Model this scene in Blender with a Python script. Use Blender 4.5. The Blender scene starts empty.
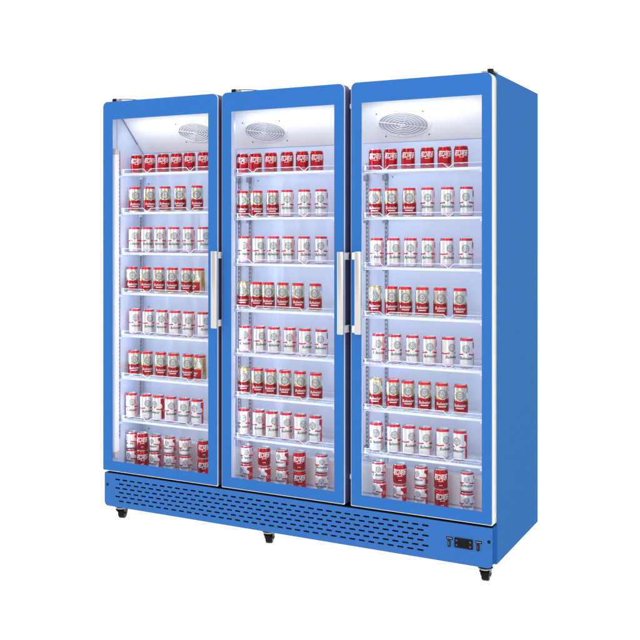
import bpy, bmesh, math, random
from mathutils import Vector, Matrix
from mathutils.geometry import tessellate_polygon
random.seed(7)
S = bpy.context.scene
COL = S.collection
PI = math.pi

# ------------------------------------------------------------------ camera
cam_d = bpy.data.cameras.new("camera")
cam = bpy.data.objects.new("camera", cam_d)
COL.objects.link(cam)
cam.location = (2.9805, -3.5594, 1.3898)
cam.rotation_euler = (PI / 2, 0, 0.4749)
cam_d.sensor_width = 36
cam_d.lens = 959.04 / 640 * 36
cam_d.shift_y = (231.59 - 320) / 640
cam_d.clip_end = 300
S.camera = cam
CAMX, CAMY = 2.9805, -3.5594

# ------------------------------------------------------------------ studio surroundings (white cyclorama, dimmer room behind the camera)
W = bpy.data.worlds.new("World")
S.world = W
W.use_nodes = True
nt = W.node_tree
bg = nt.nodes["Background"]
tc = nt.nodes.new("ShaderNodeTexCoord")
sep = nt.nodes.new("ShaderNodeSeparateXYZ")
nt.links.new(tc.outputs["Generated"], sep.inputs[0])
rf = nt.nodes.new("ShaderNodeMapRange")          # towards the front of the fridge
rf.inputs["From Min"].default_value = -0.45
rf.inputs["From Max"].default_value = -0.15
rf.inputs["To Min"].default_value = 0.0
rf.inputs["To Max"].default_value = 1.06
nt.links.new(sep.outputs["Y"], rf.inputs["Value"])
rd = nt.nodes.new("ShaderNodeMapRange")          # white below, added to light the floor sheet from underneath
rd.inputs["From Min"].default_value = -0.12
rd.inputs["From Max"].default_value = 0.0
rd.inputs["To Min"].default_value = 1.06
rd.inputs["To Max"].default_value = 0.0
nt.links.new(sep.outputs["Z"], rd.inputs["Value"])
mx = nt.nodes.new("ShaderNodeMath"); mx.operation = 'MAXIMUM'
nt.links.new(rf.outputs[0], mx.inputs[0]); nt.links.new(rd.outputs[0], mx.inputs[1])
bg.inputs["Color"].default_value = (1, 1, 1, 1)
at = nt.nodes.new("ShaderNodeMath"); at.operation = 'ARCTAN2'      # azimuth, 0 = straight in front of the fridge
ng = nt.nodes.new("ShaderNodeMath"); ng.operation = 'MULTIPLY'; ng.inputs[1].default_value = -1
nt.links.new(sep.outputs["Y"], ng.inputs[0])
nt.links.new(sep.outputs["X"], at.inputs[0]); nt.links.new(ng.outputs[0], at.inputs[1])
last = mx
for a0, half, soft, peak in ((0.0, 3.2, 0.1, 0.60), (0.02, 0.17, 0.10, 1.9), (1.22, 0.14, 0.10, 1.9), (-1.15, 0.20, 0.15, 1.4)):
    d = nt.nodes.new("ShaderNodeMath"); d.operation = 'SUBTRACT'; d.inputs[1].default_value = a0
    nt.links.new(at.outputs[0], d.inputs[0])
    ab = nt.nodes.new("ShaderNodeMath"); ab.operation = 'ABSOLUTE'; nt.links.new(d.outputs[0], ab.inputs[0])
    mr = nt.nodes.new("ShaderNodeMapRange"); mr.interpolation_type = 'SMOOTHSTEP'
    mr.inputs["From Min"].default_value = half; mr.inputs["From Max"].default_value = half + soft
    mr.inputs["To Min"].default_value = peak; mr.inputs["To Max"].default_value = 0
    nt.links.new(ab.outputs[0], mr.inputs["Value"])
    m2 = nt.nodes.new("ShaderNodeMath"); m2.operation = 'MAXIMUM'
    nt.links.new(last.outputs[0], m2.inputs[0]); nt.links.new(mr.outputs[0], m2.inputs[1]); last = m2
nt.links.new(last.outputs[0], bg.inputs["Strength"])

def area(name, loc, target, sx, sy, energy, color=(1, 1, 1)):
    l = bpy.data.lights.new(name, 'AREA')
    l.shape = 'RECTANGLE'; l.size = sx; l.size_y = sy
    l.energy = energy; l.color = color
    o = bpy.data.objects.new(name, l)
    COL.objects.link(o)
    o.location = loc
    o.rotation_euler = (Vector(target) - Vector(loc)).to_track_quat('-Z', 'Y').to_euler()
    return o

area("studio_softbox", (0.2, -3.9, 4.2), (1.0, 0.1, 1.0), 0.7, 2.2, 35)
area("studio_softbox", (5.4, -3.4, 3.6), (1.0, 0.1, 1.0), 0.7, 2.2, 30)

S.view_settings.view_transform = 'Standard'
S.view_settings.look = 'None'
S.view_settings.exposure = 0
S.view_settings.gamma = 1

# ------------------------------------------------------------------ materials
def mat(name, col, rough=0.5, metal=0.0, spec=0.5, var=0.03, scale=30, bump=0.0, emit=None, estr=0, coat=0):
    m = bpy.data.materials.new(name)
    m.use_nodes = True
    n = m.node_tree
    b = n.nodes["Principled BSDF"]
    b.inputs["Roughness"].default_value = rough
    b.inputs["Metallic"].default_value = metal
    b.inputs["Specular IOR Level"].default_value = spec
    b.inputs["Coat Weight"].default_value = coat
    t = n.nodes.new("ShaderNodeTexCoord")
    no = n.nodes.new("ShaderNodeTexNoise")
    no.inputs["Scale"].default_value = scale
    no.inputs["Detail"].default_value = 3
    n.links.new(t.outputs["Object"], no.inputs["Vector"])
    r = n.nodes.new("ShaderNodeValToRGB")
    r.color_ramp.elements[0].position = 0.3
    r.color_ramp.elements[1].position = 0.7
    r.color_ramp.elements[0].color = (*[c * (1 - var) for c in col], 1)
    r.color_ramp.elements[1].color = (*[min(1, c * (1 + var)) for c in col], 1)
    n.links.new(no.outputs["Fac"], r.inputs["Fac"])
    n.links.new(r.outputs["Color"], b.inputs["Base Color"])
    if bump:
        bp = n.nodes.new("ShaderNodeBump")
        bp.inputs["Strength"].default_value = bump
        bp.inputs["Distance"].default_value = 0.001
        n.links.new(no.outputs["Fac"], bp.inputs["Height"])
        n.links.new(bp.outputs[0], b.inputs["Normal"])
    if emit:
        b.inputs["Emission Color"].default_value = (*emit, 1)
        b.inputs["Emission Strength"].default_value = estr
    return m

def glassy(name, tint, gloss=0.04, veil=0.0, veilcol=(0.8, 0.85, 1)):
    m = bpy.data.materials.new(name)
    m.use_nodes = True
    n = m.node_tree
    n.nodes.clear()
    out = n.nodes.new("ShaderNodeOutputMaterial")
    tr = n.nodes.new("ShaderNodeBsdfTransparent"); tr.inputs[0].default_value = (*tint, 1)
    gl = n.nodes.new("ShaderNodeBsdfGlossy"); gl.inputs["Roughness"].default_value = 0.02
    a = n.nodes.new("ShaderNodeMixShader"); a.inputs[0].default_value = gloss
    n.links.new(tr.outputs[0], a.inputs[1]); n.links.new(gl.outputs[0], a.inputs[2])
    last = a
    if veil:
        d = n.nodes.new("ShaderNodeBsdfDiffuse"); d.inputs[0].default_value = (*veilcol, 1)
        b = n.nodes.new("ShaderNodeMixShader"); b.inputs[0].default_value = veil
        n.links.new(a.outputs[0], b.inputs[1]); n.links.new(d.outputs[0], b.inputs[2])
        last = b
    n.links.new(last.outputs[0], out.inputs[0])
    return m

M = {}
M['blue_glass'] = mat("blue_printed_glass", (0.031, 0.163, 0.500), 0.4, 0, 0.05, 0.008)
M['blue_steel'] = mat("blue_painted_steel", (0.042, 0.156, 0.420), 0.6, 0, 0.0, 0.012, 60, 0.02)
M['blue_kick'] = mat("blue_powder_coat", (0.040, 0.163, 0.480), 0.55, 0, 0.03, 0.012, 60, 0.02)
M['blue_shaded'] = mat("blue_paint_shaded", (0.018, 0.100, 0.350), 0.6, 0, 0.0, 0.012, 60)  # shade on the kick plate's right return, put into a darker blue
M['navy'] = mat("navy_gasket_frame", (0.085, 0.115, 0.30), 0.5, 0, 0.2)
M['alu'] = mat("white_anodised_aluminium", (0.78, 0.79, 0.78), 0.35, 0.25, 0.5)
M['frame_grey'] = mat("grey_anodised_profile", (0.50, 0.53, 0.49), 0.4, 0.3, 0.4)
M['handle'] = mat("satin_handle", (0.66, 0.66, 0.65), 0.30, 0.8, 0.5, 0.04, 200)
M['white_plastic'] = mat("white_plastic", (0.84, 0.84, 0.83), 0.4)
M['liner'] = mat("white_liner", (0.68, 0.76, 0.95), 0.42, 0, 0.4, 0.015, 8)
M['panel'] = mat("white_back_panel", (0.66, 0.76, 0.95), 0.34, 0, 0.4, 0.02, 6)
M['ceil'] = mat("white_duct_cover", (0.91, 0.92, 0.94), 0.45, 0, 0.4, 0.012, 8)
M['wire'] = mat("white_coated_wire", (0.84, 0.87, 0.95), 0.35)
M['standard'] = mat("grey_zinc_rail", (0.54, 0.55, 0.63), 0.4, 0.2)
M['slot'] = mat("dark_slot", (0.20, 0.19, 0.24), 0.7)
M['bracket'] = mat("grey_bracket", (0.27, 0.30, 0.36), 0.5, 0.2)
M['grille'] = mat("fan_grille_wire", (0.80, 0.80, 0.84), 0.35, 0.3)
M['fan_dark'] = mat("fan_recess", (0.52, 0.53, 0.59), 0.6)
M['black'] = mat("black_plastic", (0.006, 0.006, 0.006), 0.35, 0, 0.15)
M['rubber'] = mat("black_wheel", (0.005, 0.005, 0.006), 0.3, 0, 0.12)
M['chrome'] = mat("zinc_fork", (0.38, 0.38, 0.38), 0.25, 0.9)
M['cavity'] = mat("dark_cavity", (0.010, 0.009, 0.009), 0.8, 0, 0.1)
M['green'] = mat("green_rocker", (0.010, 0.13, 0.045), 0.3, 0, 0.2, emit=(0.02, 0.5, 0.12), estr=0.02)
M['red'] = mat("red_rocker", (0.13, 0.008, 0.014), 0.3, 0, 0.2, emit=(0.5, 0.01, 0.03), estr=0.02)
M['button'] = mat("dark_grey_button", (0.10, 0.10, 0.10), 0.5)
M['mark'] = mat("grey_print", (0.33, 0.33, 0.33), 0.5)
M['led'] = mat("led_diffuser", (0.88, 0.91, 0.97), 0.4, emit=(0.92, 0.95, 1.0), estr=0.22)
M['screw'] = mat("screw_head", (0.22, 0.23, 0.27), 0.4, 0.5)
M['beige'] = mat("beige_stop", (0.74, 0.73, 0.70), 0.5)
M['glass'] = glassy("clear_glass", (0.985, 0.99, 0.99), 0.008)
M['acrylic'] = glassy("clear_guard_strip", (0.92, 0.94, 0.99), 0.02, 0.05, (0.62, 0.70, 0.92))
# can inks
M['c_silver'] = mat("can_silver", (0.74, 0.735, 0.72), 0.25, 0.85, 0.5, 0.02)
M['c_white'] = mat("can_white_satin", (0.79, 0.79, 0.785), 0.28, 0.60, 0.5, 0.02)
M['c_cream'] = mat("can_cream_silver", (0.64, 0.62, 0.57), 0.24, 0.78, 0.5, 0.02)
M['c_red'] = mat("can_red", (0.52, 0.004, 0.013), 0.21, 0.8, 0.5, 0.02)
M['c_deep'] = mat("can_deep_red", (0.42, 0.005, 0.015), 0.22, 0.8, 0.5, 0.02)
M['c_bright'] = mat("can_bright_red", (0.72, 0.012, 0.034), 0.26, 0.6, 0.5, 0.02)
M['c_maroon'] = mat("can_rose_ring", (0.40, 0.03, 0.09), 0.3, 0.3)
M['c_gold'] = mat("can_gold", (0.58, 0.38, 0.09), 0.26, 0.75)
M['c_palegold'] = mat("can_pale_gold", (0.68, 0.56, 0.30), 0.28, 0.7)
M['c_grey'] = mat("can_seal_grey", (0.07, 0.078, 0.10), 0.5, 0, 0.2)
M['c_lgrey'] = mat("can_seal_pale_grey", (0.36, 0.37, 0.40), 0.5, 0, 0.2)
M['c_ink'] = mat("can_black_ink", (0.015, 0.015, 0.022), 0.5, 0, 0.2)
M['c_print'] = mat("can_white_ink", (0.86, 0.85, 0.84), 0.35)
M['c_lid'] = mat("can_lid_aluminium", (0.55, 0.55, 0.57), 0.32, 0.85)

# ------------------------------------------------------------------ mesh builder
class MB:
    def __init__(s):
        s.v, s.f, s.m = [], [], []
    def face(s, pts, mi=0):
        k = len(s.v); s.v += [tuple(p) for p in pts]
        s.f.append(list(range(k, k + len(pts)))); s.m.append(mi)
    def mesh(s, vs, fs, mi=0):
        k = len(s.v); s.v += [tuple(p) for p in vs]
        for f in fs:
            s.f.append([i + k for i in f]); s.m.append(mi)
    def box(s, x0, x1, y0, y1, z0, z1, mi=0, b=0.0):
        if b <= 0:
            vs = [(x, y, z) for x in (x0, x1) for y in (y0, y1) for z in (z0, z1)]
            s.mesh(vs, [(0, 1, 3, 2), (4, 6, 7, 5), (0, 4, 5, 1), (2, 3, 7, 6), (0, 2, 6, 4), (1, 5, 7, 3)], mi)
        else:
            bm = bmesh.new()
            bmesh.ops.create_cube(bm, size=1)
            for v in bm.verts:
                v.co = Vector(((x0 + x1) / 2 + v.co.x * (x1 - x0), (y0 + y1) / 2 + v.co.y * (y1 - y0), (z0 + z1) / 2 + v.co.z * (z1 - z0)))
            bmesh.ops.bevel(bm, geom=bm.edges[:], offset=b, segments=2, affect='EDGES', profile=0.5)
            bm.verts.index_update()
            s.mesh([v.co.copy() for v in bm.verts], [[v.index for v in f.verts] for f in bm.faces], mi)
            bm.free()
    def tube(s, path, r, seg=6, mi=0, closed=False):
        path = [Vector(p) for p in path]
        n = len(path); rings = []
        for i, p in enumerate(path):
            a = path[(i - 1) % n] if (closed or i > 0) else p
            c = path[(i + 1) % n] if (closed or i < n - 1) else p
            d1 = (p - a).normalized() if (p - a).length > 1e-9 else None
            d2 = (c - p).normalized() if (c - p).length > 1e-9 else None
            d = (d1 + d2).normalized() if d1 and d2 else (d1 or d2)
            k = 1.0
            if d1 and d2:
                k = 1 / max(0.5, d.dot(d1))
            up = Vector((0, 0, 1)) if abs(d.z) < 0.9 else Vector((0, 1, 0))
            u = d.cross(up).normalized(); w = d.cross(u).normalized()
            rings.append([p + (u * math.cos(2 * PI * j / seg) + w * math.sin(2 * PI * j / seg)) * r * (1 if not (d1 and d2) else min(k, 1.3)) for j in range(seg)])
        vs = [q for ring in rings for q in ring]; fs = []
        for i in range(n if closed else n - 1):
            for j in range(seg):
                a, b = i * seg + j, i * seg + (j + 1) % seg
                c, d = ((i + 1) % n) * seg + (j + 1) % seg, ((i + 1) % n) * seg + j
                fs.append((a, d, c, b))
        if not closed:
            fs.append(list(range(seg))); fs.append([(n - 1) * seg + j for j in reversed(range(seg))])
        s.mesh(vs, fs, mi)
    def cyl(s, c, axis, r, h, seg=24, mi=0, r2=None):
        c = Vector(c); a = Vector(axis).normalized()
        up = Vector((0, 0, 1)) if abs(a.z) < 0.9 else Vector((1, 0, 0))
        u = a.cross(up).normalized(); w = a.cross(u)
        r2 = r if r2 is None else r2
        vs = []
        for rr, hh in ((r, -h / 2), (r2, h / 2)):
            vs += [c + a * hh + (u * math.cos(2 * PI * j / seg) + w * math.sin(2 * PI * j / seg)) * rr for j in range(seg)]
        fs = [(j, j + seg, (j + 1) % seg + seg, (j + 1) % seg) for j in range(seg)]
        fs += [list(range(seg)), list(reversed(range(seg, 2 * seg)))]
        s.mesh(vs, fs, mi)
    def slab(s, loops, y0, y1, mi=0, mi_side=None):
        """flat plate in the XZ plane between y0 and y1; loops[0] is the outline, the others holes"""
        ms = mi if mi_side is None else mi_side
        flat = [p for l in loops for p in l]
        tris = tessellate_polygon([[Vector((x, z, 0)) for x, z in l] for l in loops])
        n = len(flat)
        vs = [(x, y0, z) for x, z in flat] + [(x, y1, z) for x, z in flat]
        fs = []
        for t in tris:
            a, b, c = [flat[i] for i in t]
            area2 = (b[0] - a[0]) * (c[1] - a[1]) - (c[0] - a[0]) * (b[1] - a[1])
            t = list(t) if area2 > 0 else list(reversed(t))
            fs.append(t); fs.append([i + n for i in reversed(t)])
        s.mesh(vs, fs, mi)
        k = 0
        for l in loops:
            m = len(l)
            for i in range(m):
                a, b = l[i], l[(i + 1) % m]
                s.face([(a[0], y0, a[1]), (b[0], y0, b[1]), (b[0], y1, b[1]), (a[0], y1, a[1])], ms)
            k += m
    def build(s, name, mats, parent=None, smooth=False, origin=None, recalc=True):
        if not isinstance(mats, (list, tuple)): mats = [mats]
        if origin is None:
            lo = [min(v[i] for v in s.v) for i in range(3)]; hi = [max(v[i] for v in s.v) for i in range(3)]
            origin = [(lo[i] + hi[i]) / 2 for i in range(3)]
        o = Vector(origin)
        me = bpy.data.meshes.new(name)
        me.from_pydata([Vector(v) - o for v in s.v], [], s.f)
        for m in mats: me.materials.append(m)
        me.polygons.foreach_set("material_index", s.m)
        if recalc:
            bm = bmesh.new(); bm.from_mesh(me)
            bmesh.ops.recalc_face_normals(bm, faces=bm.faces[:])
            bm.to_mesh(me); bm.free()
        if smooth:
            me.polygons.foreach_set("use_smooth", [True] * len(me.polygons))
            me.set_sharp_from_angle(angle=math.radians(35))
        ob = bpy.data.objects.new(name, me)
        COL.objects.link(ob)
        ob["_wo"] = list(o)
        if parent is not None:
            po = Vector(parent["_wo"]); ob.parent = parent; ob.location = o - po
        else:
            ob.location = o
        return ob

def rrect(x0, x1, z0, z1, r, n=6):
    """rounded rectangle, r = radii (bl, br, tr, tl)"""
    pts = []
    for (cx, cz, rr, a0) in ((x0, z0, r[0], PI), (x1, z0, r[1], 1.5 * PI), (x1, z1, r[2], 0), (x0, z1, r[3], PI / 2)):
        if rr <= 0:
            pts.append((cx, cz)); continue
        ox = cx + rr if cx == x0 else cx - rr
        oz = cz + rr if cz == z0 else cz - rr
        for i in range(n + 1):
            a = a0 + PI / 2 * i / n
            pts.append((ox + rr * math.cos(a), oz + rr * math.sin(a)))
    return pts

# ------------------------------------------------------------------ floor
FZ = 0.0175
fl = MB(); fl.box(-60, 60, -60, 60, FZ - 0.004, FZ)
fm = bpy.data.materials.new("translucent_white_sheet"); fm.use_nodes = True  # made translucent so light added from below washes out contact shadows
n = fm.node_tree; n.nodes.clear()
out = n.nodes.new("ShaderNodeOutputMaterial"); tl = n.nodes.new("ShaderNodeBsdfTranslucent")
tl.inputs[0].default_value = (1, 1, 1, 1)
df = n.nodes.new("ShaderNodeBsdfDiffuse"); df.inputs[0].default_value = (0.9, 0.9, 0.9, 1)
ms = n.nodes.new("ShaderNodeMixShader"); ms.inputs[0].default_value = 0.06
n.links.new(tl.outputs[0], ms.inputs[1]); n.links.new(df.outputs[0], ms.inputs[2]); n.links.new(ms.outputs[0], out.inputs[0])
floor = MB(); floor.face([(-60, -60, FZ), (60, -60, FZ), (60, 60, FZ), (-60, 60, FZ)])
fo = floor.build("floor", fm, recalc=False)
fo["kind"] = "structure"; del fo["_wo"]

# ------------------------------------------------------------------ the refrigerator
XW, YF, YB, ZT, ZB = 1.8875, 0.0714, 0.6945, 2.006, 0.0942
fridge = bpy.data.objects.new("display_refrigerator", None)
COL.objects.link(fridge)
fridge.location = (XW / 2, 0.35, FZ)
fridge["_wo"] = [XW / 2, 0.35, FZ]
fridge["label"] = "blue three-door glass-front drinks refrigerator on black casters, filled with cans"
fridge["category"] = "refrigerator"

LX, RX, BY, IZ0, IZ1 = 0.030, XW - 0.030, 0.262, 0.2635, 1.950
# cabinet body, open at the front
b = MB()
b.box(0, LX - 0.004, YF, YB, ZB, ZT, 0, 0.003)
b.box(RX + 0.004, XW, YF, YB, ZB, ZT, 0, 0.003)
b.box(LX - 0.004, RX + 0.004, YF + 0.001, YB - 0.001, IZ1 + 0.005, 1.983)
b.box(LX - 0.004, RX + 0.004, YF + 0.001, YB - 0.001, ZB + 0.012, IZ0 - 0.005)
b.box(LX - 0.004, RX + 0.004, BY + 0.012, YB - 0.002, IZ0 - 0.004, IZ1 + 0.004)
cab = b.build("cabinet", M['blue_steel'], fridge)
# mullions between the doors (dark gasket face, white inside)
for xc in (0.650, 1.277):
    b = MB()
    b.box(xc - 0.040, xc + 0.026, 0.0665, 0.0715, IZ0 - 0.02, IZ1 + 0.022, 0)
    b.box(xc - 0.038, xc + 0.024, 0.0718, 0.096, IZ0 + 0.001, IZ1 - 0.001, 1, 0.002)
    b.build("mullion", [M['navy'], M['liner']], fridge)
# header and sill face behind the doors
b = MB(); b.box(LX, RX, 0.0660, 0.0712, IZ1 + 0.0225, 1.984); b.build("header_rail", M['navy'], fridge)
b = MB(); b.box(LX, RX, 0.0660, 0.0712, 0.225, IZ0 - 0.0205); b.build("sill_rail", M['navy'], fridge)

# inner liner
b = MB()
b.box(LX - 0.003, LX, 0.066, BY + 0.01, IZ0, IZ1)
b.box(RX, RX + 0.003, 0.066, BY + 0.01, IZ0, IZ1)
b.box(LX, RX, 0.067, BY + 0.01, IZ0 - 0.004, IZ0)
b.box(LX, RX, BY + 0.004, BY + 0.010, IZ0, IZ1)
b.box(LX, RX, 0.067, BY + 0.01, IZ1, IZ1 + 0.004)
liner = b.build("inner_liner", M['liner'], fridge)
# raised back panels, one per bay, with folded edges
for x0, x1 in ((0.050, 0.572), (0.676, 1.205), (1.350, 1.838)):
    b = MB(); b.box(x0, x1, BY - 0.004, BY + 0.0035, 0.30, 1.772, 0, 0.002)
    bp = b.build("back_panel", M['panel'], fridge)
    for sx in (x0 + 0.02, x1 - 0.02):
        for sz in (0.42, 1.02, 1.625):
            b = MB(); b.cyl((sx, BY - 0.0055, sz), (0, 1, 0), 0.0035, 0.003, 8)
            b.build("screw", M['screw'], bp)
# lower step that hides the drain pan
b = MB(); b.box(LX + 0.002, RX - 0.002, 0.204, BY - 0.0045, IZ0 + 0.001, 0.388, 0, 0.004)
b.build("lower_step", M['ceil'], fridge)
# sloping fan duct cover under the ceiling
ya, za, yb_, zb_ = 0.088, 1.945, BY - 0.001, 1.776
b = MB()
prof = [(ya, za), (yb_, zb_), (BY + 0.003, zb_), (BY + 0.003, za)]
x0, x1 = LX + 0.004, RX - 0.004
k = len(prof)
vs = [(x0, y, z) for y, z in prof] + [(x1, y, z) for y, z in prof]
b.mesh(vs, [list(range(k)), list(reversed(range(k, 2 * k)))] + [(i, i + k, (i + 1) % k + k, (i + 1) % k) for i in range(k)])
duct = b.build("duct_cover", M['ceil'], fridge)
for gx in (LX + 0.003, RX - 0.003):
    b = MB(); b.tube([(gx, ya, za - 0.003), (gx, ya + (yb_ - ya) * 0.74, za + (zb_ - za) * 0.74 - 0.003)], 0.0022, 6)
    b.build("edge_gasket", M['bracket'], duct)
# fans
du = Vector((0, yb_ - ya, zb_ - za)).normalized()          # down the slope
dn = Vector((0, du.z, -du.y)); dn = dn if dn.z < 0 else -dn  # out of the cover, towards the shelves
for fx, fw, tt in ((0.409, 0.098, 0.52), (0.7733, 0.101, 0.598), (1.4465, 0.110, 0.598)):
    c = Vector((0, ya, za)) + (Vector((0, yb_, zb_)) - Vector((0, ya, za))) * tt; c.x = fx
    fh = fw * 0.58
    def P(a, r, lift): return c + Vector((1, 0, 0)) * math.cos(a) * r * fw + du * math.sin(a) * r * fh + dn * lift
    b = MB()
    N = 48
    # raised collar
    for r0, r1, l0, l1 in ((1.16, 1.08, 0.0006, 0.004), (1.08, 1.0, 0.004, 0.004), (1.0, 0.99, 0.004, 0.001)):
        for i in range(N):
            a0, a1 = 2 * PI * i / N, 2 * PI * (i + 1) / N
            b.face([P(a0, r0, l0), P(a1, r0, l0), P(a1, r1, l1), P(a0, r1, l1)])
    for i in range(N):
        a0, a1 = 2 * PI * i / N, 2 * PI * (i + 1) / N
        b.face([P(a0, 1.0, 0.001), P(a1, 1.0, 0.001), P(0, 0, 0.001)], 1)
    fan = b.build("fan_vent", [M['ceil'], M['fan_dark']], fridge)
    b = MB()
    for r in (0.20, 0.34, 0.48, 0.62, 0.76, 0.90, 1.0):
        b.tube([P(2 * PI * i / 40, r, 0.0055) for i in range(40)], 0.0019, 5, closed=True)
    for a in (0.35, 0.35 + PI / 2, 0.35 + PI, 0.35 + 1.5 * PI):
        b.tube([P(a, 0.03, 0.007), P(a, 1.03, 0.007)], 0.0017, 5)
    hub = [P(2 * PI * i / 20, 0.13, 0.008) for i in range(20)]
    b.face(hub)
    b.build("fan_grille", M['grille'], fan)
    for a in (PI / 4 + 0.05, 3 * PI / 4 - 0.05, 5 * PI / 4, 7 * PI / 4):
        b = MB(); b.cyl(P(a, 1.34, 0.001), dn, 0.0032, 0.003, 8)
        b.build("screw", M['screw'], fan)

# shelf standards (slotted rails)
def standard(x, y, z0, z1, facing):
    b = MB()
    w = 0.0125
    def strip(a0, a1, d0, d1, zz0, zz1, mi):
        if facing == 'y': b.box(x + a0, x + a1, y - d1, y - d0, zz0, zz1, mi)
        elif facing == 'x': b.box(x + d0, x + d1, y + a0, y + a1, zz0, zz1, mi)
        else: b.box(x - d1, x - d0, y + a0, y + a1, zz0, zz1, mi)
    strip(-w / 2, w / 2, 0.0002, 0.004, z0, z1, 0)
    strip(-w / 2, -w / 2 + 0.002, 0.004, 0.006, z0, z1, 0)
    strip(w / 2 - 0.002, w / 2, 0.004, 0.006, z0, z1, 0)
    z = z0 + 0.012
    while z < z1 - 0.014:
        strip(-0.0032, 0.0032, 0.0041, 0.0048, z, z + 0.0115, 1)
        z += 0.019
    return b.build("shelf_standard", [M['standard'], M['slot']], fridge)
standard(LX, 0.075, 0.40, 1.775, 'x'); standard(LX, 0.238, 0.47, 1.70, 'x')
standard(RX, 0.075, 0.40, 1.775, 'X'); standard(RX, 0.238, 0.47, 1.70, 'X')
for sx in (0.590, 0.650, 1.2476, 1.3377):
    standard(sx, BY + 0.003 if sx not in (1.3377,) else BY + 0.003, 0.40, 1.69, 'y')

# LED strips: diffuser tubes on the left wall and behind the mullions
def led(x0, x1, y0, y1, z0, z1):
    b = MB(); b.box(x0, x1, y0, y1, z0, z1, 0, 0.003)
    o = b.build("led_strip", M['led'], fridge)
    for za_, zb2 in ((z1, z1 + 0.028), (z0 - 0.028, z0)):
        c = MB(); c.box(x0 - 0.0005, x1 + 0.001, y0 - 0.0005, y1 + 0.0005, za_, zb2, 0, 0.002)
        c.build("end_cap", M['beige'], o)
led(LX + 0.0005, LX + 0.012, 0.036, 0.066, 0.345, 1.755)
LEDC = (0.72, 0.86, 1.0)
for lx, tx in ((0.048, 0.45), (0.690, 1.1), (1.317, 1.75)):
    area("interior_led_light", (lx, 0.085, 1.05), (tx, 0.27, 1.05), 0.012, 1.40, 1.1, LEDC)
area("added_top_fill", (XW / 2, 0.076, 1.865), (XW / 2, 0.26, 1.80), 1.74, 0.015, 0.62, (0.95, 0.98, 1.0))  # unseen lamp added to brighten the duct cover

# shelves
SHELF_Z = {0: (1.667, 1.482, 1.290, 1.099, 0.898, 0.697, 0.493),
           1: (1.651, 1.452, 1.248, 1.043, 0.846, 0.657, 0.471),
           2: (1.645, 1.449, 1.242, 1.040, 0.841, 0.653, 0.468)}
SHELF_X = {0: (0.040, 0.592), 1: (0.668, 1.183), 2: (1.302, 1.828)}
NOTCH = {0: (0.193, 0.438), 1: (0.773, 1.031), 2: (1.408, 1.686)}
for d in range(3):
    x0, x1 = SHELF_X[d]
    for z in SHELF_Z[d]:
        b = MB()
        yb = BY - 0.010
        nw = 30
        for i in range(nw + 1):
            xx = x0 + 0.006 + (x1 - x0 - 0.012) * i / nw
            b.tube([(xx, 0.088, z - 0.0013), (xx, yb, z - 0.0013)], 0.0011, 5)
        for yy in (0.13, 0.18, 0.225, yb):
            b.tube([(x0 + 0.004, yy, z - 0.0036), (x1 - 0.004, yy, z - 0.0036)], 0.0014, 5)
        b.tube([(x0 + 0.004, yb, z + 0.018), (x1 - 0.004, yb, z + 0.018)], 0.0014, 5)
        for xx in (x0 + 0.004, (x0 + x1) / 2, x1 - 0.004):
            b.tube([(xx, yb, z - 0.003), (xx, yb, z + 0.018)], 0.0014, 5)
        b.box(x0, x0 + 0.003, 0.090, yb, z - 0.009, z + 0.001)
        b.box(x1 - 0.003, x1, 0.090, yb, z - 0.009, z + 0.001)
        sh = b.build("shelf", M['wire'], fridge)
        b = MB(); b.box(x0 - 0.002, x1 + 0.002, 0.079, 0.0875, z - 0.0105, z + 0.0005, 0, 0.002)
        b.box(x1 - 0.012, x1 + 0.004, 0.0785, 0.094, z - 0.020, z - 0.0108, 0, 0.002)
        b.box(x1 - 0.004, x1 + 0.003, 0.080, 0.092, z + 0.0008, z + 0.022, 0, 0.0015)
        b.box(x0 - 0.003, x0 + 0.004, 0.080, 0.092, z + 0.0008, z + 0.022, 0, 0.0015)
        b.build("front_lip", M['wire'], sh)
        b = MB()
        path = [(x0 + 0.002, 0.082, z + 0.0180)]
        for nx in NOTCH[d]:
            path += [(nx - 0.022, 0.082, z + 0.0180), (nx - 0.005, 0.082, z + 0.003), (nx + 0.005, 0.082, z + 0.003), (nx + 0.022, 0.082, z + 0.0180)]
        path += [(x1 - 0.002, 0.082, z + 0.0180)]
        b.tube(path, 0.0016, 6)
        b.build("guard_rail", M['wire'], sh)
        b = MB(); b.box(x0 + 0.004, x1 - 0.004, 0.0848, 0.0862, z + 0.001, z + 0.0165)
        b.build("guard_strip", M['acrylic'], sh)
        area("added_shelf_fill", ((x0 + x1) / 2, 0.0905, z - 0.014), ((x0 + x1) / 2, 0.262, z - 0.100), x1 - x0 - 0.03, 0.006, 0.14 if z > 0.55 else 0.09, LEDC)  # unseen lamp added under the lip to brighten the bay
        # support clips at the standards
        if d == 0:
            spots = [(LX + 0.004, x0 + 0.003, 0.070, 0.086, 0.011), (LX + 0.004, x0 + 0.003, 0.230, 0.246, 0.011)]
        else:
            big = 0.024 if z > 1.6 else 0.012
            spots = [(cx - 0.0095, cx + 0.0095, BY - 0.022, BY - 0.004, big) for cx in ((0.590, 0.650) if d == 1 else (1.2476, 1.3377))]
        for cx0, cx1, cy0, cy1, ch in spots:
            b = MB(); b.box(cx0, cx1, cy0, cy1, z - 0.010 - ch, z - 0.010, 0, 0.002)
            b.build("shelf_clip", M['bracket'] if d else M['wire'], sh)

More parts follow.
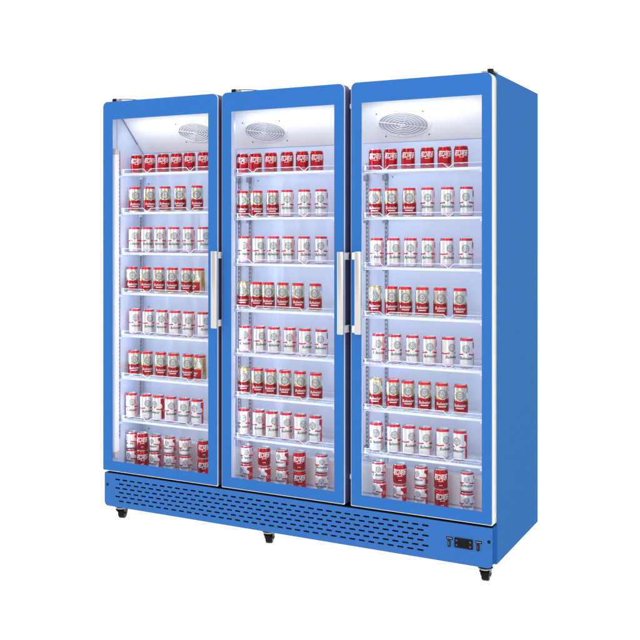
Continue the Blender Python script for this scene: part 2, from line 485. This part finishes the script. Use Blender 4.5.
# doors
DOORS = [(-0.0008, 0.6380, 0.0526, 0.5923), (0.6650, 1.2597, 0.7109, 1.2165), (1.2950, 1.8875, 1.3396, 1.8490)]
DT, DB, GT, GB = 2.0, 0.2674, 1.916, 0.3127
for i, (x0, x1, g0, g1) in enumerate(DOORS):
    b = MB()
    R = 0.024
    out = rrect(x0 - (0.0035 if i else 0.0), x1 + 0.0035, DB - 0.004, DT - 0.0005, (0.004, 0.004, R, R))
    hole = list(reversed(rrect(g0 - 0.030, g1 + 0.018, GB - 0.030, GT + 0.018, (0, 0, 0, 0))))
    b.slab([out, hole], 0.0042, 0.009)
    b.slab([out, hole], 0.0092, 0.030, 2 if i < 2 else 0)
    b.slab([out, hole], 0.0302, 0.052, 2 if i < 2 else 3)
    inner = rrect(x0 + 0.004, x1 - 0.004, DB + 0.004, DT - 0.006, (0.004, 0.004, R, R))
    b.slab([inner, hole], 0.0522, 0.0655, 2 if i < 2 else 1)
    door = b.build("door", [M['alu'], M['white_plastic'], M['navy'], M['frame_grey']], fridge)
    b = MB()                                              # white inside lining of the frame
    b.slab([rrect(g0 - 0.0298, g1 + 0.0178, GB - 0.0298, GT + 0.0178, (0,) * 4), list(reversed(rrect(g0 - 0.026, g1 + 0.014, GB - 0.027, GT + 0.014, (0,) * 4)))], 0.0045, 0.0675)
    b.build("inner_frame", M['liner'], door)
    b = MB()
    out = rrect(x0, x1, DB, DT, (0.004, 0.004, R, R))
    hole = list(reversed(rrect(g0, g1, GB, GT, (0, 0, 0, 0))))
    b.slab([out, hole], 0.0, 0.004)
    b.build("blue_border", M['blue_glass'], door)
    b = MB(); b.box(g0 + 0.0002, g1 - 0.0002, 0.0006, 0.0036, GB + 0.0002, GT - 0.0002)
    b.build("glass_pane", M['glass'], door)
    # handle
    b = MB()
    if i == 0:
        hx0, hx1, z0, z1 = 0.6375, 0.6700, 0.966, 1.305
        br = [(0.6450, 0.6560, -0.040, 0.026)]
    elif i == 1:
        hx0, hx1, z0, z1 = 1.2525, 1.2825, 0.969, 1.308
        br = [(1.2665, 1.2780, -0.040, 0.024)]
    else:
        hx0, hx1, z0, z1 = 1.3314, 1.3612, 0.973, 1.310
        br = [(1.3150, 1.3400, -0.0385, -0.0005)]
    b.box(hx0, hx1, -0.051, -0.039, z0, z1, 0, 0.0045)
    handle = b.build("handle", M['handle'], door, smooth=True)
    for bx0, bx1, by0, by1 in br:
        for zz in (z1 - 0.034, z0 + 0.006):
            b = MB(); b.box(bx0, bx1, by0, by1, zz, zz + 0.029, 0, 0.002)
            if i < 2:
                b.box(x1 + 0.0037, bx1 - 0.001, by1 - 0.012, by1 + 0.010, zz + 0.003, zz + 0.026, 0, 0.002)
            b.build("handle_bracket", M['white_plastic'], door)
    if i == 1:
        for zz in (z1 - 0.034, z0 + 0.006):
            b = MB(); b.box(1.2785, 1.2905, 0.012, 0.036, zz + 0.003, zz + 0.026, 0, 0.002)
            b.build("bracket_cap", M['black'], door)
    # hinge on top
    b = MB()
    if i < 2:
        hx = x0 + 0.028
        b.box(hx, hx + 0.022, 0.030, 0.062, DT + 0.001, DT + 0.019, 0, 0.004)
        b.box(hx + 0.0205, hx + 0.036, 0.033, 0.060, DT + 0.001, DT + 0.017, 1, 0.003)
        b.tube([(hx + 0.03, 0.045, DT + 0.0165), (hx + 0.085, 0.060, DT + 0.0150), (hx + 0.13, 0.075, DT + 0.010)], 0.0022, 6, 1)
    else:
        hx = x1 - 0.018
        b.cyl((hx, 0.045, DT + 0.010), (0, 0, 1), 0.012, 0.018, 16, 0)
        b.box(hx - 0.034, hx + 0.008, 0.036, 0.056, DT + 0.0035, DT + 0.012, 1, 0.003)
        b.box(hx - 0.004, hx + 0.014, 0.050, 0.100, DT + 0.0065, DT + 0.014, 1, 0.002)
    b.build("hinge", [M['black'], M['chrome']], door)
# little stops and pins in the gaps
for gx, zs in ((0.6515, (1.938, 0.300)), (1.2774, (1.900, 0.362))):
    for zz in zs:
        b = MB(); b.box(gx - 0.0095, gx + 0.0095, 0.040, 0.064, zz, zz + 0.020, 0, 0.002)
        b.cyl((gx - 0.002, 0.050, zz - 0.022 if zz < 1 else zz + 0.03), (0, 1, 0), 0.004, 0.012, 10)
        b.build("door_stop", M['beige'], fridge)
b = MB(); b.box(XW + 0.0036, XW + 0.0052, 0.022, 0.034, 0.292, 0.306, 0, 0.0005)
b.build("edge_screw", M['white_plastic'], fridge)

# kick plate with real slots
KX0, KX1, KZ0, KZ1 = 0.0082, 1.8906, 0.100, 0.2550
rowz = [0.2290 - 0.0199 * i for i in range(6)]
hh = 0.0036
b = MB()
gx0, gx1 = 0.055, 1.65
# margins with rounded lower corners
b.slab([rrect(KX0, gx0, KZ0, KZ1, (0.020, 0, 0, 0.003))], 0.0, 0.002)
b.slab([rrect(gx1, KX1, KZ0, KZ1, (0, 0.020, 0.003, 0))], 0.0, 0.002)
zlev = [KZ1]
for z in rowz: zlev += [z + hh, z - hh]
zlev.append(KZ0)
for i in range(0, len(zlev), 2):
    b.box(gx0, gx1, 0.0, 0.002, zlev[i + 1], zlev[i])
for ri, z in enumerate(rowz):
    start, cnt = (0.0709, 37) if ri % 2 == 0 else (0.0927, 36)
    pitch = 0.04258; ln = 0.0284
    xs = [gx0]
    for j in range(cnt):
        a = start + pitch * j
        xs += [a, a + ln]
    xs.append(gx1)
    for j in range(0, len(xs), 2):
        b.box(xs[j], xs[j + 1], 0.0, 0.002, z - hh, z + hh)
        if j + 1 < len(xs) - 1:                     # rounded slot ends
            for xe, sg in ((xs[j + 1], 1), (xs[j + 2], -1)):
                for zs in (-1, 1):
                    p = [(xe, z + zs * hh)]
                    for q in range(4):
                        a = PI / 2 * q / 3
                        p.append((xe + sg * hh * (1 - math.cos(a)) , z + zs * hh * math.sin(a)))
                    b.slab([p], 0.0001, 0.0019)
# returns
b.box(KX0 + 0.0005, KX0 + 0.002, 0.002, YF - 0.001, KZ0 + 0.02, KZ1)
kick = b.build("kick_plate", M['blue_kick'], fridge)
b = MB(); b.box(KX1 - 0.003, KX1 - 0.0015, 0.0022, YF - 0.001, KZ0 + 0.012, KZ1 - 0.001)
b.build("shaded_return", M['blue_shaded'], kick)  # right return of the kick plate, its shade painted in
b = MB(); b.box(KX0 + 0.016, KX1 - 0.008, 0.0030, YF - 0.001, KZ1 - 0.004, KZ1 + 0.0015)
b.build("gap_shade_strip", M['cavity'], kick)  # near-black strip painting in the shade of the gap below the doors
b = MB(); b.box(KX0 + 0.03, KX1 - 0.03, 0.030, YF - 0.002, KZ0 + 0.006, KZ1 - 0.006)
b.build("vent_cavity", M['cavity'], kick)
for sx, sz in ((0.0257, 0.1997), (1.8776, 0.2020)):
    b = MB(); b.cyl((sx, -0.0006, sz), (0, 1, 0), 0.0062, 0.003, 16)
    b.build("screw", M['black'], kick)
b = MB(); b.box(1.7395, 1.8140, -0.005, 0.0, 0.1622, 0.2010, 0, 0.003)
disp = b.build("temperature_display", M['black'], kick)
for sx in (1.749, 1.8045):
    for sz in (0.1905, 0.1725):
        b = MB(); b.slab([rrect(sx - 0.003, sx + 0.003, sz - 0.003, sz + 0.003, (0.0015,) * 4, 3)], -0.0056, -0.0045)
        b.build("display_button", M['button'], disp)
b = MB(); b.box(1.7585, 1.796, -0.0054, -0.0045, 0.1695, 0.1945)
b.build("screen", M['cavity'], disp)
for nm, x0, x1, lx0, lx1, zt, m in (("green", 1.7118, 1.7232, 1.7055, 1.7320, 0.1870, M['green']), ("red", 1.8283, 1.8405, 1.8235, 1.8495, 0.1880, M['red'])):
    b = MB(); b.box(x0, x1, -0.004, 0.0, zt - 0.0265, zt, 0, 0.0015)
    sw = b.build("rocker_switch", M['black'], kick); sw["label"] = nm + " rocker switch"
    b = MB(); b.box(x0 + 0.0025, x1 - 0.0025, -0.0062, -0.003, zt - 0.020, zt - 0.003, 0, 0.001)
    b.build("rocker", m, sw)
    b = MB(); b.box(lx0, lx1, -0.0012, 0.0, zt + 0.0015, zt + 0.0125, 0, 0.0004)
    w = lx1 - lx0
    for f0, f1 in ((0.14, 0.36), (0.42, 0.60), (0.66, 0.86)):
        b.box(lx0 + w * f0, lx0 + w * f1, -0.0018, -0.0011, zt + 0.0055, zt + 0.0088, 1)
    b.build("switch_label", [M['black'], M['mark']], kick)

# casters
def caster(x, y, name="caster", turn=0.5):
    rt = Matrix.Rotation(turn, 3, 'Z')
    base = Vector((x, y, FZ))
    def place(b):
        b.v = [tuple(base + rt @ Vector(v)) for v in b.v]
    top = KZ0 - FZ - 0.001
    rw = 0.026
    b = MB()
    b.box(-0.030, 0.030, -0.028, 0.028, top - 0.004, top, 0, 0.001)
    b.cyl((0, 0, top - 0.012), (0, 0, 1), 0.022, 0.016, 24, 0, 0.025)
    b.cyl((0, 0, top - 0.0265), (0, 0, 1), 0.0275, 0.0065, 28, 1, 0.0305)
    place(b)
    c = b.build("caster", [M['black'], M['chrome']], fridge, smooth=True)
    b = MB()
    for sx in (-1, 1):
        xx = sx * 0.0185
        prof = [(-0.024, top - 0.031), (0.022, top - 0.031), (0.030, rw + 0.012), (0.026, rw - 0.006), (0.012, rw - 0.008), (0.002, rw + 0.004), (-0.022, top - 0.036)]
        k = len(prof)
        vs = [(xx - 0.0015, p, q) for p, q in prof] + [(xx + 0.0015, p, q) for p, q in prof]
        b.mesh(vs, [list(range(k)), list(reversed(range(k, 2 * k)))] + [(i, i + k, (i + 1) % k + k, (i + 1) % k) for i in range(k)], 0)
        b.cyl((sx * 0.021, 0.016, rw), (1, 0, 0), 0.006, 0.004, 12, 1)
    place(b)
    b.build("fork", [M['black'], M['chrome']], c)
    b = MB()
    prof = [(-0.015, 0.018), (-0.015, rw - 0.004), (-0.0115, rw - 0.0005), (-0.006, rw), (0.006, rw), (0.0115, rw - 0.0005), (0.015, rw - 0.004), (0.015, 0.018)]
    N = 32; vs = []; fs = []
    for i in range(N):
        a = 2 * PI * i / N
        vs += [(px, 0.014 + r * math.cos(a), rw + r * math.sin(a)) for px, r in prof]
    k = len(prof)
    for i in range(N):
        for j in range(k - 1):
            fs.append((i * k + j, i * k + j + 1, ((i + 1) % N) * k + j + 1, ((i + 1) % N) * k + j))
    fs.append([i * k for i in range(N)]); fs.append([i * k + k - 1 for i in reversed(range(N))])
    b.mesh(vs, fs)
    place(b)
    b.build("wheel", M['rubber'], c, smooth=True)
caster(0.040, 0.085, turn=0.3); caster(0.855, 0.085, turn=0.35); caster(1.838, 0.080, turn=0.15)
caster(1.812, 0.570, turn=0.2); caster(0.045, 0.600, turn=0.2)

# ------------------------------------------------------------------ cans
def text2d(txt, size, shear=0.0, bold=0.0, width=None):
    """flat triangles of a word, centred, optionally squeezed to a width"""
    cu = bpy.data.curves.new("lettering", 'FONT')
    cu.body = txt; cu.size = size; cu.shear = shear; cu.offset = bold
    cu.align_x = 'CENTER'; cu.align_y = 'CENTER'; cu.resolution_u = 3
    o = bpy.data.objects.new("lettering", cu); COL.objects.link(o)
    dg = bpy.context.evaluated_depsgraph_get()
    me = bpy.data.meshes.new_from_object(o.evaluated_get(dg))
    bpy.data.objects.remove(o); bpy.data.curves.remove(cu)
    bm = bmesh.new(); bm.from_mesh(me); bpy.data.meshes.remove(me)
    if not bm.verts:
        bm.free(); return [], []
    xs = [v.co.x for v in bm.verts]; zs = [v.co.y for v in bm.verts]
    cx, cz = (min(xs) + max(xs)) / 2, (min(zs) + max(zs)) / 2
    k = (width / (max(xs) - min(xs))) if width else 1
    for v in bm.verts: v.co = Vector(((v.co.x - cx) * k, v.co.y - cz, 0))
    x = min(v.co.x for v in bm.verts)
    while x < max(v.co.x for v in bm.verts):          # cut so that it bends round the can
        bmesh.ops.bisect_plane(bm, geom=bm.verts[:] + bm.edges[:] + bm.faces[:], plane_co=(x, 0, 0), plane_no=(1, 0, 0))
        x += 0.004
    bm.verts.index_update()
    vs = [(v.co.x, v.co.y) for v in bm.verts]; fs = [[v.index for v in f.verts] for f in bm.faces]
    bm.free()
    return vs, fs

class Can:
    def __init__(s, R, H, mats):
        s.b = MB(); s.R, s.H = R, H; s.mats = mats; s.idx = {m: i for i, m in enumerate(mats)}
    def lathe(s, prof, N=48):
        """prof: list of (r, z, material of the band above this point)"""
        vs, k = [], len(prof)
        for i in range(N):
            a = 2 * PI * i / N
            vs += [(r * math.sin(a), -r * math.cos(a), z) for r, z, _ in prof]
        base = len(s.b.v); s.b.v += vs
        for i in range(N):
            for j in range(k - 1):
                s.b.f.append([base + i * k + j, base + ((i + 1) % N) * k + j, base + ((i + 1) % N) * k + j + 1, base + i * k + j + 1])
                s.b.m.append(s.idx[prof[j][2]])
        s.b.f.append([base + i * k for i in reversed(range(N))]); s.b.m.append(s.idx[prof[0][2]])
    def wrap(s, vs, fs, m, lift=0.0003, cx=0.0, cz=0.0):
        r = s.R + lift
        s.b.mesh([(r * math.sin((x + cx) / s.R), -r * math.cos((x + cx) / s.R), z + cz) for x, z in vs], fs, s.idx[m])
    def patch(s, a0, a1, lo, hi, m, lift=0.0002, n=None):
        n = n or max(2, int(abs(a1 - a0) / 5))
        f = lambda g, a: g(a) if callable(g) else g
        vs, fs = [], []
        for i in range(n + 1):
            a = a0 + (a1 - a0) * i / n
            x = math.radians(a) * s.R
            vs += [(x, f(lo, a)), (x, f(hi, a))]
        for i in range(n): fs.append((2 * i, 2 * i + 2, 2 * i + 3, 2 * i + 1))
        s.wrap(vs, fs, m, lift)
    def ring(s, cx, cz, r0, r1, m, lift=0.0004, n=32, a0=0, a1=360, sx=1.0):
        vs, fs = [], []
        for i in range(n + 1):
            a = math.radians(a0 + (a1 - a0) * i / n)
            vs += [(cx + sx * r0 * math.cos(a), cz + r0 * math.sin(a)), (cx + sx * r1 * math.cos(a), cz + r1 * math.sin(a))]
        for i in range(n): fs.append((2 * i, 2 * i + 2, 2 * i + 3, 2 * i + 1))
        s.wrap(vs, fs, m, lift)
    def text(s, t, size, cz, m, shear=0, bold=0, width=None, cx=0, lift=0.0005):
        vs, fs = text2d(t, size, shear, bold, width)
        s.wrap(vs, fs, m, lift, cx, cz)
    def seal(s, cz, r, dark, mid):
        s.ring(0, cz, r * 0.91, r, dark)
        s.ring(0, cz, r * 0.68, r * 0.74, dark)
        for i in range(18):                                   # lettering round the seal
            a = 20 * i
            s.ring(0, cz, r * 0.80, r * 0.90, mid, n=2, a0=a, a1=a + 11)
        s.ring(0, cz, r * 0.40, r * 0.46, mid, n=20)
        for i in range(6):
            s.ring(0, cz, r * 0.12, r * 0.36, dark if i % 2 else mid, n=3, a0=60 * i + 8, a1=60 * i + 40)
        for sg in (-1, 1):
            s.ring(0, cz, r * 0.50, r * 0.64, mid, n=6, a0=90 + sg * 70 - 22, a1=90 + sg * 70 + 22)
        s.ring(0, cz, r * 0.50, r * 0.62, mid, n=6, a0=250, a1=290)
        s.ring(0, cz - r * 1.0, 0, r * 0.16, dark, n=8)
    def build(s, name):
        o = s.b.build(name, [M[m] for m in s.mats], None, smooth=True, origin=(0, 0, 0))
        return o

R = 0.0285
def body_profile(R, H, bands):
    """bands: list of (z from, material)"""
    pts = [(R * 0.66, 0.0), (R * 0.74, 0.0), (R * 0.93, 0.0045), (R, 0.0085), (R, H - 0.0135), (R * 0.965, H - 0.0095), (R * 0.865, H - 0.0032), (R * 0.87, H - 0.0016), (R * 0.87, H), (R * 0.83, H), (R * 0.825, H - 0.004)]
    zs = []
    for i in range(len(pts) - 1):
        (r0, z0), (r1, z1) = pts[i], pts[i + 1]
        zs.append((r0, z0))
        if z1 > z0:
            for zb, _ in bands:
                if z0 + 1e-5 < zb < z1 - 1e-5:
                    t = (zb - z0) / (z1 - z0); zs.append((r0 + (r1 - r0) * t, zb))
    zs.append(pts[-1])
    res = []
    for i, (r, z) in enumerate(zs):
        zm = z + 1e-5
        m = bands[0][1]
        for zb, mm in bands:
            if zm >= zb: m = mm
        res.append((r, z, m))
    return res

def make_lid(R, H, mset):
    b = Can(R, H, ['c_lid', mset])
    r = R * 0.87
    b.lathe([(R * 0.60, H - 0.0042, 'c_lid'), (r * 0.93, H - 0.0042, 'c_lid'), (r * 0.955, H - 0.0016, 'c_lid'), (r * 0.985, H + 0.0006, mset), (r * 1.03, H + 0.0006, mset), (r * 1.05, H - 0.0012, mset), (r * 1.02, H - 0.0028, mset)], 40)
    vs = [(x, y, H - 0.0025) for x, y in ((-0.005, -0.010), (0.005, -0.010), (0.0055, 0.004), (0.003, 0.009), (-0.003, 0.009), (-0.0055, 0.004))]
    vs += [(x, y, H - 0.0012) for x, y, _ in vs]
    b.b.mesh(vs, [range(6), [11, 10, 9, 8, 7, 6]] + [(i, (i + 1) % 6, (i + 1) % 6 + 6, i + 6) for i in range(6)], 0)
    return b

def white_can(H):
    k = (H - 0.02) / 0.096
    Z = lambda z: 0.009 + (z - 0.009) * k
    c = Can(R, H, ['c_white', 'c_bright', 'c_silver', 'c_maroon', 'c_grey', 'c_lgrey', 'c_ink', 'c_print'])
    c.lathe(body_profile(R, H, [(0, 'c_silver'), (0.0035, 'c_maroon'), (0.0075, 'c_white'), (0.0105, 'c_bright'), (0.0118, 'c_white'), (H - 0.0092, 'c_bright'), (H - 0.0030, 'c_silver')]))
    sz = 0.0155 * min(1, k + 0.1)
    zc = Z(0.077)
    c.seal(zc, sz, 'c_grey', 'c_lgrey')
    # ribbon either side of the seal
    zr = Z(0.0555)
    lo = lambda a: zr - 0.0027 + 0.0016 * math.cos(math.radians(a * 2.6))
    hi = lambda a: zr + 0.0027 + 0.0016 * math.cos(math.radians(a * 2.6))
    c.patch(-97, -23, lo, hi, 'c_bright'); c.patch(23, 72, lo, hi, 'c_bright')
    c.text("Budweiser", 0.0180 * (0.75 + 0.25 * k), Z(0.0415), 'c_ink', 0.45, 0.00016, 0.058)
    for x0, x1 in ((-6, -1.5), (-0.5, 6)):
        c.wrap([(x0 / 1000, -0.0005), (x1 / 1000, -0.0005), (x1 / 1000, 0.0005), (x0 / 1000, 0.0005)], [(0, 1, 2, 3)], 'c_lgrey', 0.0004, 0, Z(0.0315))
    # red back panel with a stepped edge and a white crest
    zt, zb = H - 0.0140, 0.0118
    zm = Z(0.066)
    c.patch(74, 258, zb, zm, 'c_bright', n=40)
    c.patch(63, 258, zm, zt, 'c_bright', n=40)
    c.ring(math.radians(72) * R, Z(0.066), 0, 0.0065, 'c_print', 0.0004, 16)
    c.ring(math.radians(67) * R, Z(0.074), 0, 0.0050, 'c_print', 0.0004, 16)
    c.ring(math.radians(100) * R, Z(0.05), 0.005, 0.0065, 'c_print', 0.0004, 16)
    for zz in (0.03, 0.036, 0.042):
        c.patch(120, 170, Z(zz), Z(zz) + 0.0012, 'c_print', 0.0004)
    return c

def red_can(H):
    c = Can(R, H, ['c_cream', 'c_deep', 'c_bright', 'c_silver', 'c_gold', 'c_palegold', 'c_grey', 'c_lgrey', 'c_print', 'c_maroon'])
    zmid = 0.0575
    c.lathe(body_profile(R, H, [(0, 'c_silver'), (0.0045, 'c_palegold'), (0.0085, 'c_deep'), (zmid, 'c_cream'), (H - 0.0118, 'c_palegold'), (H - 0.0098, 'c_bright'), (H - 0.003, 'c_bright')]))
    # gold shoulders rising away from the medallion
    hi = lambda a: zmid + 0.0035 + 0.010 * min(1, max(0, (abs(a) - 34) / 40.0)) ** 1.2
    c.patch(-100, -26, zmid, hi, 'c_gold', 0.0002); c.patch(26, 74, zmid, hi, 'c_gold', 0.0002)
    c.patch(-74, -36, zmid + 0.019, lambda a: zmid + 0.026 + 0.006 * math.sin(a), 'c_palegold', 0.0002)
    c.patch(40, 74, zmid + 0.017, lambda a: zmid + 0.027 + 0.005 * math.sin(a), 'c_palegold', 0.0002)
    c.ring(0, 0.0785, 0, 0.0225, 'c_cream', 0.00035, 40, sx=0.96)
    c.seal(0.0795, 0.0180, 'c_grey', 'c_lgrey')
    c.text("Budweiser", 0.0170, 0.0400, 'c_print', 0.40, 0.0001, 0.054)
    for i, (x0, x1) in enumerate(((-17, -12.5), (-11.5, -7), (-6.3, -1.5), (-0.6, 4), (5, 9.5), (10.5, 15.5))):   # illegible second line
        c.wrap([(x0 / 1000, -0.0021), (x1 / 1000, -0.0021), (x1 / 1000, 0.0021), (x0 / 1000, 0.0021)], [(0, 1, 2, 3)], 'c_print', 0.0004, 0, 0.0280)
    c.patch(-30, 30, 0.0135, 0.0142, 'c_palegold', 0.0003)
    # gold side panel with fine print and a white crest
    c.patch(86, 100, 0.0088, H - 0.0140, 'c_palegold', 0.0004)
    c.patch(100, 140, 0.0088, H - 0.0140, 'c_gold', 0.0004)
    c.ring(math.radians(74) * R, 0.0725, 0, 0.0085, 'c_print', 0.0005, 20)
    c.ring(math.radians(66) * R, 0.0845, 0, 0.0065, 'c_print', 0.0005, 16)
    c.patch(104, 134, 0.012, 0.034, 'c_lgrey', 0.0006)
    for zz in (0.046, 0.054, 0.062, 0.070, 0.078):
        c.patch(106, 130, zz, zz + 0.003, 'c_maroon', 0.0006)
    return c

def cola_can(H):
    k = H / 0.088
    c = Can(R, H, ['c_red', 'c_silver', 'c_print', 'c_bright', 'c_deep'])
    c.lathe(body_profile(R, H, [(0, 'c_silver'), (0.0040, 'c_red'), (H - 0.0030, 'c_silver')]))
    c.text("\u53ef\u53e3\u53ef\u4e50", 0.0270, H - 0.0300, 'c_print', 0.48, 0.0008, 0.060)
    c.text("\u53ef\u53e3\u53ef\u4e50", 0.0270, H - 0.0300, 'c_print', 0.48, 0.0008, 0.060, cx=PI * R)
    for x in (-9, -3.6, 1.8, 7.2):
        c.wrap([(x / 1000, -0.0014), ((x + 3.4) / 1000, -0.0014), ((x + 3.4) / 1000, 0.0014), (x / 1000, 0.0014)], [(0, 1, 2, 3)], 'c_print', 0.0004, 0, H - 0.0465)
    for x in (-6, 1):
        c.wrap([(x / 1000, -0.0011), ((x + 5.5) / 1000, -0.0011), ((x + 5.5) / 1000, 0.0011), (x / 1000, 0.0011)], [(0, 1, 2, 3)], 'c_print', 0.0004, 0, 0.018)
    for j in range(7):
        c.patch(70, 84, 0.012 + j * 0.005, 0.012 + j * 0.005 + 0.0022, 'c_print', 0.0004)
    return c

PROTO = {}
def proto(kind):
    if kind in PROTO: return PROTO[kind]
    if kind == 'cola': c, H, lm, nm = cola_can(0.090), 0.090, 'c_lid', "cola_can"
    elif kind == 'cola_low': c, H, lm, nm = cola_can(0.081), 0.081, 'c_lid', "cola_can"
    elif kind == 'white': c, H, lm, nm = white_can(0.120), 0.120, 'c_bright', "beer_can"
    elif kind == 'white_low': c, H, lm, nm = white_can(0.081), 0.081, 'c_lid', "beer_can"
    elif kind == 'red': c, H, lm, nm = red_can(0.120), 0.120, 'c_bright', "beer_can"
    elif kind == 'red_gold': c, H, lm, nm = red_can(0.120), 0.120, 'c_gold', "beer_can"
    if kind == 'red_gold': c.b.m = [c.idx['c_palegold'] if (i == c.idx['c_bright']) else i for i in c.b.m]
    o = c.build(nm)
    l = make_lid(R, H, lm).build("lid")
    COL.objects.unlink(o); COL.objects.unlink(l)
    PROTO[kind] = (o, l)
    return PROTO[kind]

ORD = ["first", "second", "third", "fourth", "fifth", "sixth"]
SHN = ["top", "second", "third", "fourth", "fifth", "sixth", "lowest"]
DN = ["left", "middle", "right"]
DESC = {'cola': "short red cola can", 'cola_low': "red cola can", 'white': "tall white beer can", 'white_low': "short white beer can",
        'red': "red and silver beer can", 'red_gold': "red and silver beer can with gold top"}
GRP = {'cola': "red cola cans", 'cola_low': "red cola cans", 'white': "tall white beer cans", 'white_low': "short white beer cans",
       'red': "red and silver beer cans", 'red_gold': "red and silver beer cans"}
used_labels = set()
def put(kind, x, z, off, label):
    src, lid = proto(kind)
    o = src.copy(); COL.objects.link(o)
    l = lid.copy(); COL.objects.link(l); l.parent = o; l.location = (0, 0, 0)
    y = 0.140 + random.uniform(-0.004, 0.004)
    o.location = (x, y, z)
    face = math.atan2(CAMX - x, -(CAMY - y))         # turn that shows the label to the front right
    o.rotation_euler = (0, 0, face + math.radians(off + random.uniform(-3, 3)))
    o["label"] = label; o["category"] = "can"; o["group"] = GRP[kind]
    assert label not in used_labels and len(label.split()) <= 16, label
    used_labels.add(label)

XS = {
 0: [[.088, .162, .244, .323, .397, .477], [.076, .166, .253, .341, .434], [.073, .152, .227, .308, .388, .472], [.063, .140, .221, .298, .379, .448],
     [.078, .156, .235, .314, .392, .474], [.069, .147, .229, .304, .385, .454], [.060, .142, .214, .289, .367, .440], [.050, .113, .199, .284, .371, .472]],
 1: [[.686, .755, .833, .917, .991, 1.062], [.686, .760, .840, .917, 1.003, 1.084], [.695, .770, .844, .921, 1.000, 1.083], [.684, .758, .822, .896, .971, 1.057],
     [.700, .777, .851, .929, 1.006, 1.086], [.689, .764, .833, .906, .979, 1.061], [.691, .771, .838, .909, .983, 1.058], [.704, .797, .890, .977, 1.087]],
 2: [[1.341, 1.411, 1.488, 1.573, 1.647, 1.719], [1.341, 1.415, 1.495, 1.573, 1.659, 1.740], [1.349, 1.425, 1.499, 1.576, 1.657, 1.740], [1.338, 1.413, 1.478, 1.552, 1.628, 1.714],
     [1.355, 1.432, 1.507, 1.585, 1.663, 1.742], [1.344, 1.419, 1.488, 1.562, 1.635, 1.718], [1.346, 1.426, 1.494, 1.565, 1.640, 1.714], [1.358, 1.453, 1.546, 1.634, 1.743]]}
XS[0][7][0] = 0.0605; XS[0][7][1] = 0.121
KIND = {d: [['cola'] * 6, (['red'] * 5 if d == 0 else ['red'] * 3 + ['white'] * 3), ['white'] * 6,
            (['red'] * 6 if d == 0 else ['red_gold'] + ['red'] * 5), ['white'] * 6, (['red'] * 6 if d == 0 else ['red_gold'] + ['red'] * 5), ['white'] * 6] for d in range(3)}
OFF0 = [[0, 12, 0, -8, 6, 0], [8, 12, -5, -8, 2], [3, 15, -5, 0, -3, 30], [6, 10, 0, -8, -14, -78], [3, 18, -5, 0, -3, 32], [6, 10, 0, -8, -14, -78], [4, 14, -42, 4, -8, -28]]
OFF1 = [[0, 8, 0, -6, 4, 2], [-4, 5, -3, 3, 0, -4], [2, 22, -3, 0, 30, -5], [-6, 4, 0, -3, 9, -6], [0, 22, -3, 0, 32, -5], [-5, 4, 0, -3, 9, -6], [-5, 8, 22, 10, 30, -30]]
OFF = {0: OFF0, 1: OFF1, 2: OFF1}
for d in range(3):
    for r in range(7):
        for i, x in enumerate(XS[d][r]):
            kind = KIND[d][r][i]; off = OFF[d][r][i]
            desc = DESC[kind]
            if off < -60: desc = "red beer can turned to its gold side"
            elif kind == 'white' and off < -18: desc = "white beer can with red side showing"
            label = f"{desc}, {ORD[i]} from left, {SHN[r]} shelf, {DN[d]} door"
            put(kind, x, SHELF_Z[d][r], off, label)
LOW = {0: ([('white_low', -40), ('cola_low', 0), ('white_low', -38), ('white_low', -34), ('white_low', -2), ('cola_low', 2)],
           [('white_low', -38), ('cola_low', 0), ('white_low', -38), ('white_low', -12), ('white_low', -3), ('cola_low', 2)]),
       1: ([('white_low', -3), ('cola_low', 0), ('white_low', -40), ('cola_low', -4), ('white_low', 0)],
           [('white_low', -60), ('white_low', -58), ('white_low', -28), ('cola_low', 4), ('white_low', 0)])}
LOW[2] = LOW[1]
for d in range(3):
    for tier in (0, 1):
        for i, (kind, off) in enumerate(LOW[d][tier]):
            z = IZ0 + 0.0005 + (0.0815 if tier == 0 else 0.0)
            desc = DESC[kind]
            if kind == 'white_low' and off < -18: desc = "white can with red side showing"
            label = f"{desc}, {ORD[i]} from left, {'upper' if tier == 0 else 'lower'} layer of bottom stack, {DN[d]} door"
            put(kind, XS[d][7][i], z, off, label)
for o in bpy.data.objects:
    if "_wo" in o: del o["_wo"]
